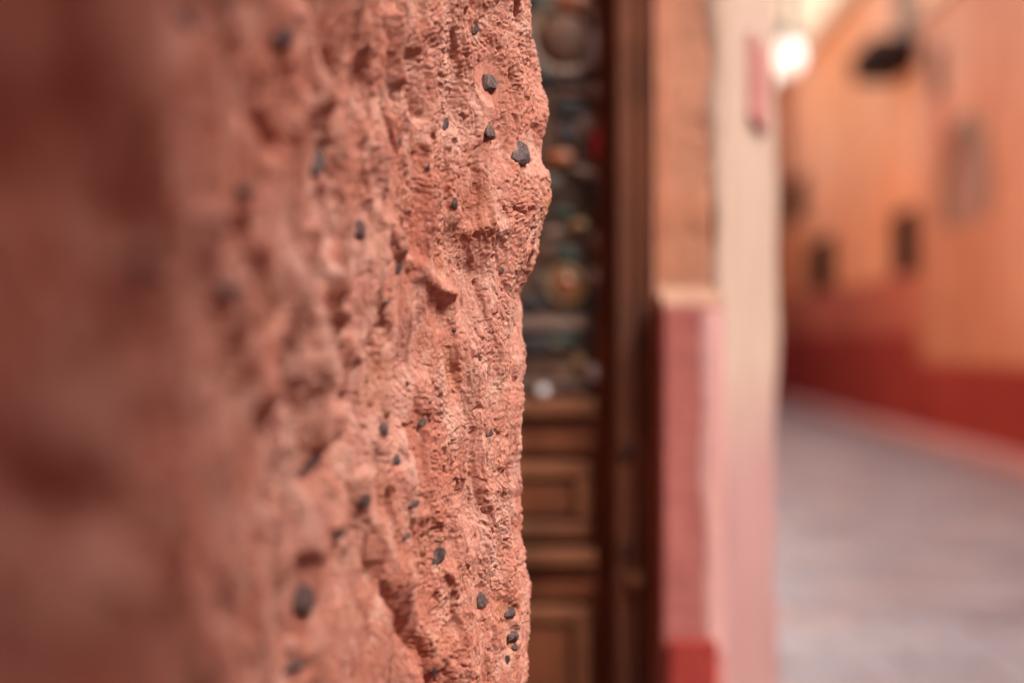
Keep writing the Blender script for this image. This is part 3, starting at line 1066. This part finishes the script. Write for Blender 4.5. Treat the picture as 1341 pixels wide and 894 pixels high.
def window(parent, sa, sb, za, zb, wo, frame_mat, pane_mat, depth=0.09):
    f = MB()
    t = 0.06
    wbox(f, sa, sb, za, za + t, wo + depth - 0.06, wo + depth - 0.01)
    wbox(f, sa, sb, zb - t, zb, wo + depth - 0.06, wo + depth - 0.01)
    wbox(f, sa, sa + t, za + t, zb - t, wo + depth - 0.06, wo + depth - 0.01)
    wbox(f, sb - t, sb, za + t, zb - t, wo + depth - 0.06, wo + depth - 0.01)
    wbox(f, (sa + sb) / 2 - 0.02, (sa + sb) / 2 + 0.02, za + t, zb - t, wo + depth - 0.055, wo + depth - 0.015)
    fo_ = f.build('window', frame_mat, parent)
    p_ = MB()
    wbox(p_, sa + t, sb - t, za + t, zb - t, wo + depth - 0.045, wo + depth - 0.025)
    p_.build('pane', pane_mat, fo_)
    return fo_


# building A (nearer, right)
sj = 19.3
bA = thing('rust_orange_house', 'orange plastered house at right edge with arched niche window and dark red foot', 'building', (WX(12), 12, 0))
arch = (16.05, 18.0, 2.72, 3.86)
slot = (18.0, 18.6, 4.45, 5.10)
facade('wall', bA, -6, sj, 0, 5.6, -0.02, M['orange_near'], [arch, slot])
# arch spandrels
sp = MB()
cs, R_, zc = (arch[0] + arch[1]) / 2, (arch[1] - arch[0]) / 2, arch[3] - (arch[1] - arch[0]) / 2
P = lambda s, z, w: (WX(s) + w, s, z)
N_ = 12
for k_ in range(N_):
    a0, a1 = math.pi * k_ / N_, math.pi * (k_ + 1) / N_
    sA, zA = cs + R_ * math.cos(a0), zc + R_ * math.sin(a0)
    sB, zB = cs + R_ * math.cos(a1), zc + R_ * math.sin(a1)
    top = arch[3]
    sp.add([P(sA, zA, -0.018), P(sA, top, -0.018), P(sB, top, -0.018), P(sB, zB, -0.018)], [(0, 1, 2, 3)])
    sp.add([P(sA, zA, -0.018), P(sB, zB, -0.018), P(sB, zB, 0.26), P(sA, zA, 0.26)], [(0, 1, 2, 3)])
sp.build('arch_spandrel', M['orange_near'], bA)
window(bA, arch[0], arch[1], arch[2], arch[3], -0.02, M['shutter'], M['shutter_pink'], 0.13)
am = MB()
for k_ in range(N_):
    a0, a1 = math.pi * k_ / N_, math.pi * (k_ + 1) / N_
    ro, ri = R_ + 0.16, R_ - 0.0
    q = []
    for rr, ww in ((ri, -0.05), (ro, -0.05)):
        for a_ in (a0, a1):
            q.append(P(cs + rr * math.cos(a_), zc + rr * math.sin(a_), ww))
    q2 = [(x + 0.029, y_, z) for x, y_, z in q]
    am.add(q + q2, [(0, 1, 3, 2), (4, 6, 7, 5), (2, 3, 7, 6), (0, 4, 5, 1)])
wbox(am, arch[0] - 0.10, arch[0], arch[2], zc, -0.05, -0.021)
wbox(am, arch[1], arch[1] + 0.10, arch[2], zc, -0.05, -0.021)
am.build('arch_surround', M['shutter'], bA)
window(bA, *slot[:2], *slot[2:], -0.02, M['wood_dark'], M['dark_in'])
mb = MB(); wbox(mb, 17.85, 18.15, 3.75, 4.40, -0.045, -0.021); mb.build('wall_vent', M['rose'], bA)
mb = MB(); wbox(mb, -6, sj - 0.001, 0, 1.03, -0.055, -0.0215); mb.build('dado', M['dado'], bA, 0.01)
mb = MB(); wbox(mb, -6, sj, 5.602, 5.8, -0.12, 0.4); mb.build('cornice', M['pale'], bA)

# building B (farther)
bB = thing('peach_orange_house', 'peach orange plastered house with projecting dark timber hood above small dark window', 'building', (WX(25), 25, 0))
w1 = (19.34, 21.3, 1.85, 3.2)
w2 = (25.8, 28.8, 2.0, 3.3)
w3 = (28.9, 31.2, 3.8, 4.8)
dr = (19.75, 20.75, 5.48, 6.9)
facade('wall', bB, sj + 0.002, 32.0, 0, 7.2, 0.06, M['orange_far'], [w1, w2, w3])
facade('upper_wall', bB, sj + 0.002, 22.6, 7.202, 9.0, 0.06, M['orange_far'], [])
window(bB, *w1[:2], *w1[2:], 0.06, M['wood_dark'], M['dark_in'])
window(bB, *w2[:2], *w2[2:], 0.06, M['wood_dark'], M['dark_in'])
window(bB, *w3[:2], *w3[2:], 0.06, M['wood_dark'], M['dark_in'])
mb = MB(); wbox(mb, sj + 0.004, 32.0, 0, 1.42, 0.02, 0.0585); mb.build('dado', M['dado'], bB, 0.01)
mb = MB(); wbox(mb, sj + 0.004, 32.0, 1.422, 2.25, 0.035, 0.0585); mb.build('painted_band', M['rose'], bB, 0.01)
mb = MB(); wbox(mb, 22.61, 32.1, 6.95, 7.28, -0.12, 0.0585); mb.build('cornice', M['pale'], bB, 0.02)
# timber hood with a shutter over it
bs = (19.35, 21.0)
out_ = -0.62
mb = MB(); wbox(mb, bs[0], bs[1], 5.36, 5.47, out_, 0.057); slabo = mb.build('timber_hood', M['wood_dark'], bB, 0.01)
for s_ in np.linspace(bs[0] + 0.12, bs[1] - 0.12, 5):
    mb = MB(); wbox(mb, s_ - 0.05, s_ + 0.05, 5.10, 5.358, out_ + 0.03, 0.057); mb.build('joist', M['wood_dark'], slabo, 0.008)
dd = MB(); wbox(dd, dr[0], dr[1], dr[2], dr[3], 0.005, 0.0585); ddo = dd.build('loft_shutter', M['shutter'], bB, 0.01)
for k_ in range(2):
    for j_ in range(3):
        a = dr[0] + 0.07 + k_ * 0.46
        mb = MB(); wbox(mb, a, a + 0.40, dr[2] + 0.08 + j_ * 0.45, dr[2] + 0.45 + j_ * 0.45, -0.015, 0.004)
        mb.build('shutter_panel', M['shutter'], ddo, 0.006)

# building C closes the view at the street's bend
bC = thing('dark_rust_house', 'rust coloured house closing the bend at the far end of the street', 'building', (5.4, 33, 0))
mb = MB().box(1.5, 5.98, 31.0, 36, 0, 6.9).build('wall', M['rust'], bC)
MB().box(1.5, 6.0, 30.96, 30.998, 0, 1.45).build('dado', M['dado'], bC)
MB().box(1.4, 6.05, 30.9, 36, 6.902, 7.10).build('cornice', M['rust'], bC)
# building D, pale, above the roofs
bD = thing('pale_tall_house', 'tall pale beige house rising behind the rooflines at the top', 'building', (9, 45, 0))
MB().box(-4, 18, 42, 50, 0, 17).build('wall', M['pale'], bD)
MB().box(-4.2, 18.2, 41.8, 50.2, 17.002, 17.3).build('parapet', M['pale'], bD)
for xx in (7.2, 10.0):
    MB().box(xx, xx + 1.0, 41.94, 41.998, 9.0, 10.6).build('window', M['shutter'], bD)

bF = thing('rear_house', 'plastered house closing the street behind the viewpoint', 'building', (2, -7, 0))
MB().box(-1.0, 4.6, -9, -6.5, 0, 4).build('wall', M['orange_near'], bF)
# left-hand house farther on, mostly hidden behind the pier
bE = thing('left_street_house', 'orange plastered house farther along the left side, hidden behind the pier', 'building', (0.5, 8, 0))
MB().column([(-2.5, 2.6), (0.02, 2.6), (0.30, 3.4), (1.15, 9.6), (1.55, 13.5), (-2.5, 13.5)], 0, 5.0).build('wall', M['orange_far'], bE, 0.02)
MB().column([(-2.5, 13.51), (1.5, 13.51), (2.6, 22.0), (3.9, 30.5), (-2.5, 30.5)], 0, 5.0).build('side_wall', M['orange_far'], bE, 0.02)

# street lamp: white globe on an iron bracket from the left-hand house
LY = 9.2
LX, LZ = (1034 - 670.5) / FPX * LY, CAM_Z + (447 - 76) / FPX * LY
lamp = thing('globe_street_lamp', 'lit twin globe lamp hanging from a dark iron bracket high over the street', 'street lamp', (LX, LY, LZ))
em, nt, p = new_mat("lit_opal_glass")
p.inputs['Base Color'].default_value = (0.9, 0.9, 0.86, 1)
p.inputs['Emission Color'].default_value = (1.0, 0.97, 0.88, 1)
p.inputs['Emission Strength'].default_value = 0.24
g = MB()
g.lathe([(0.0, -0.06), (0.025, -0.054), (0.045, -0.035), (0.055, 0.0), (0.045, 0.035), (0.03, 0.06), (0.03, 0.085)], 0, 0, 20)
g.v = [(x + LX, y_ + LY, z + LZ) for x, y_, z in g.v]
g.v = [((x - LX) * 1.6 + LX, (y_ - LY) * 1.6 + LY, (z - LZ) * 1.9 + LZ) for x, y_, z in g.v]
g.build('globe', em, lamp, smooth=True)
g.v = [((x - LX) * 0.7 + LX - 0.15, y_ + 0.02, (z - LZ) * 0.7 + LZ - 0.13) for x, y_, z in g.v]
g.build('globe', em, lamp, smooth=True)
MB().tube((LX - 0.125, LY + 0.02, LZ - 0.03), (LX - 0.125, LY + 0.02, LZ + 0.86), 0.010).build('hanging_rod', M['iron'], lamp)
c_ = MB()
c_.lathe([(0.0, 0.13), (0.03, 0.125), (0.06, 0.10), (0.065, 0.086), (0.0, 0.086)], 0, 0, 16)
c_.v = [(x * 1.5 + LX, y_ * 1.5 + LY, z + LZ + 0.04) for x, y_, z in c_.v]
c_.build('cap', M['iron'], lamp)
MB().tube((LX - 0.0, LY, LZ + 0.16), (LX - 0.0, LY, LZ + 0.85), 0.030).build('hanging_rod', M['iron'], lamp)
MB().tube((1.08, LY, LZ + 0.86), (LX + 0.03, LY, LZ + 0.86), 0.025).build('bracket_arm', M['iron'], lamp)
MB().box(1.06, 1.13, LY - 0.06, LY + 0.06, LZ + 0.70, LZ + 1.0).build('wall_plate', M['iron'], lamp)
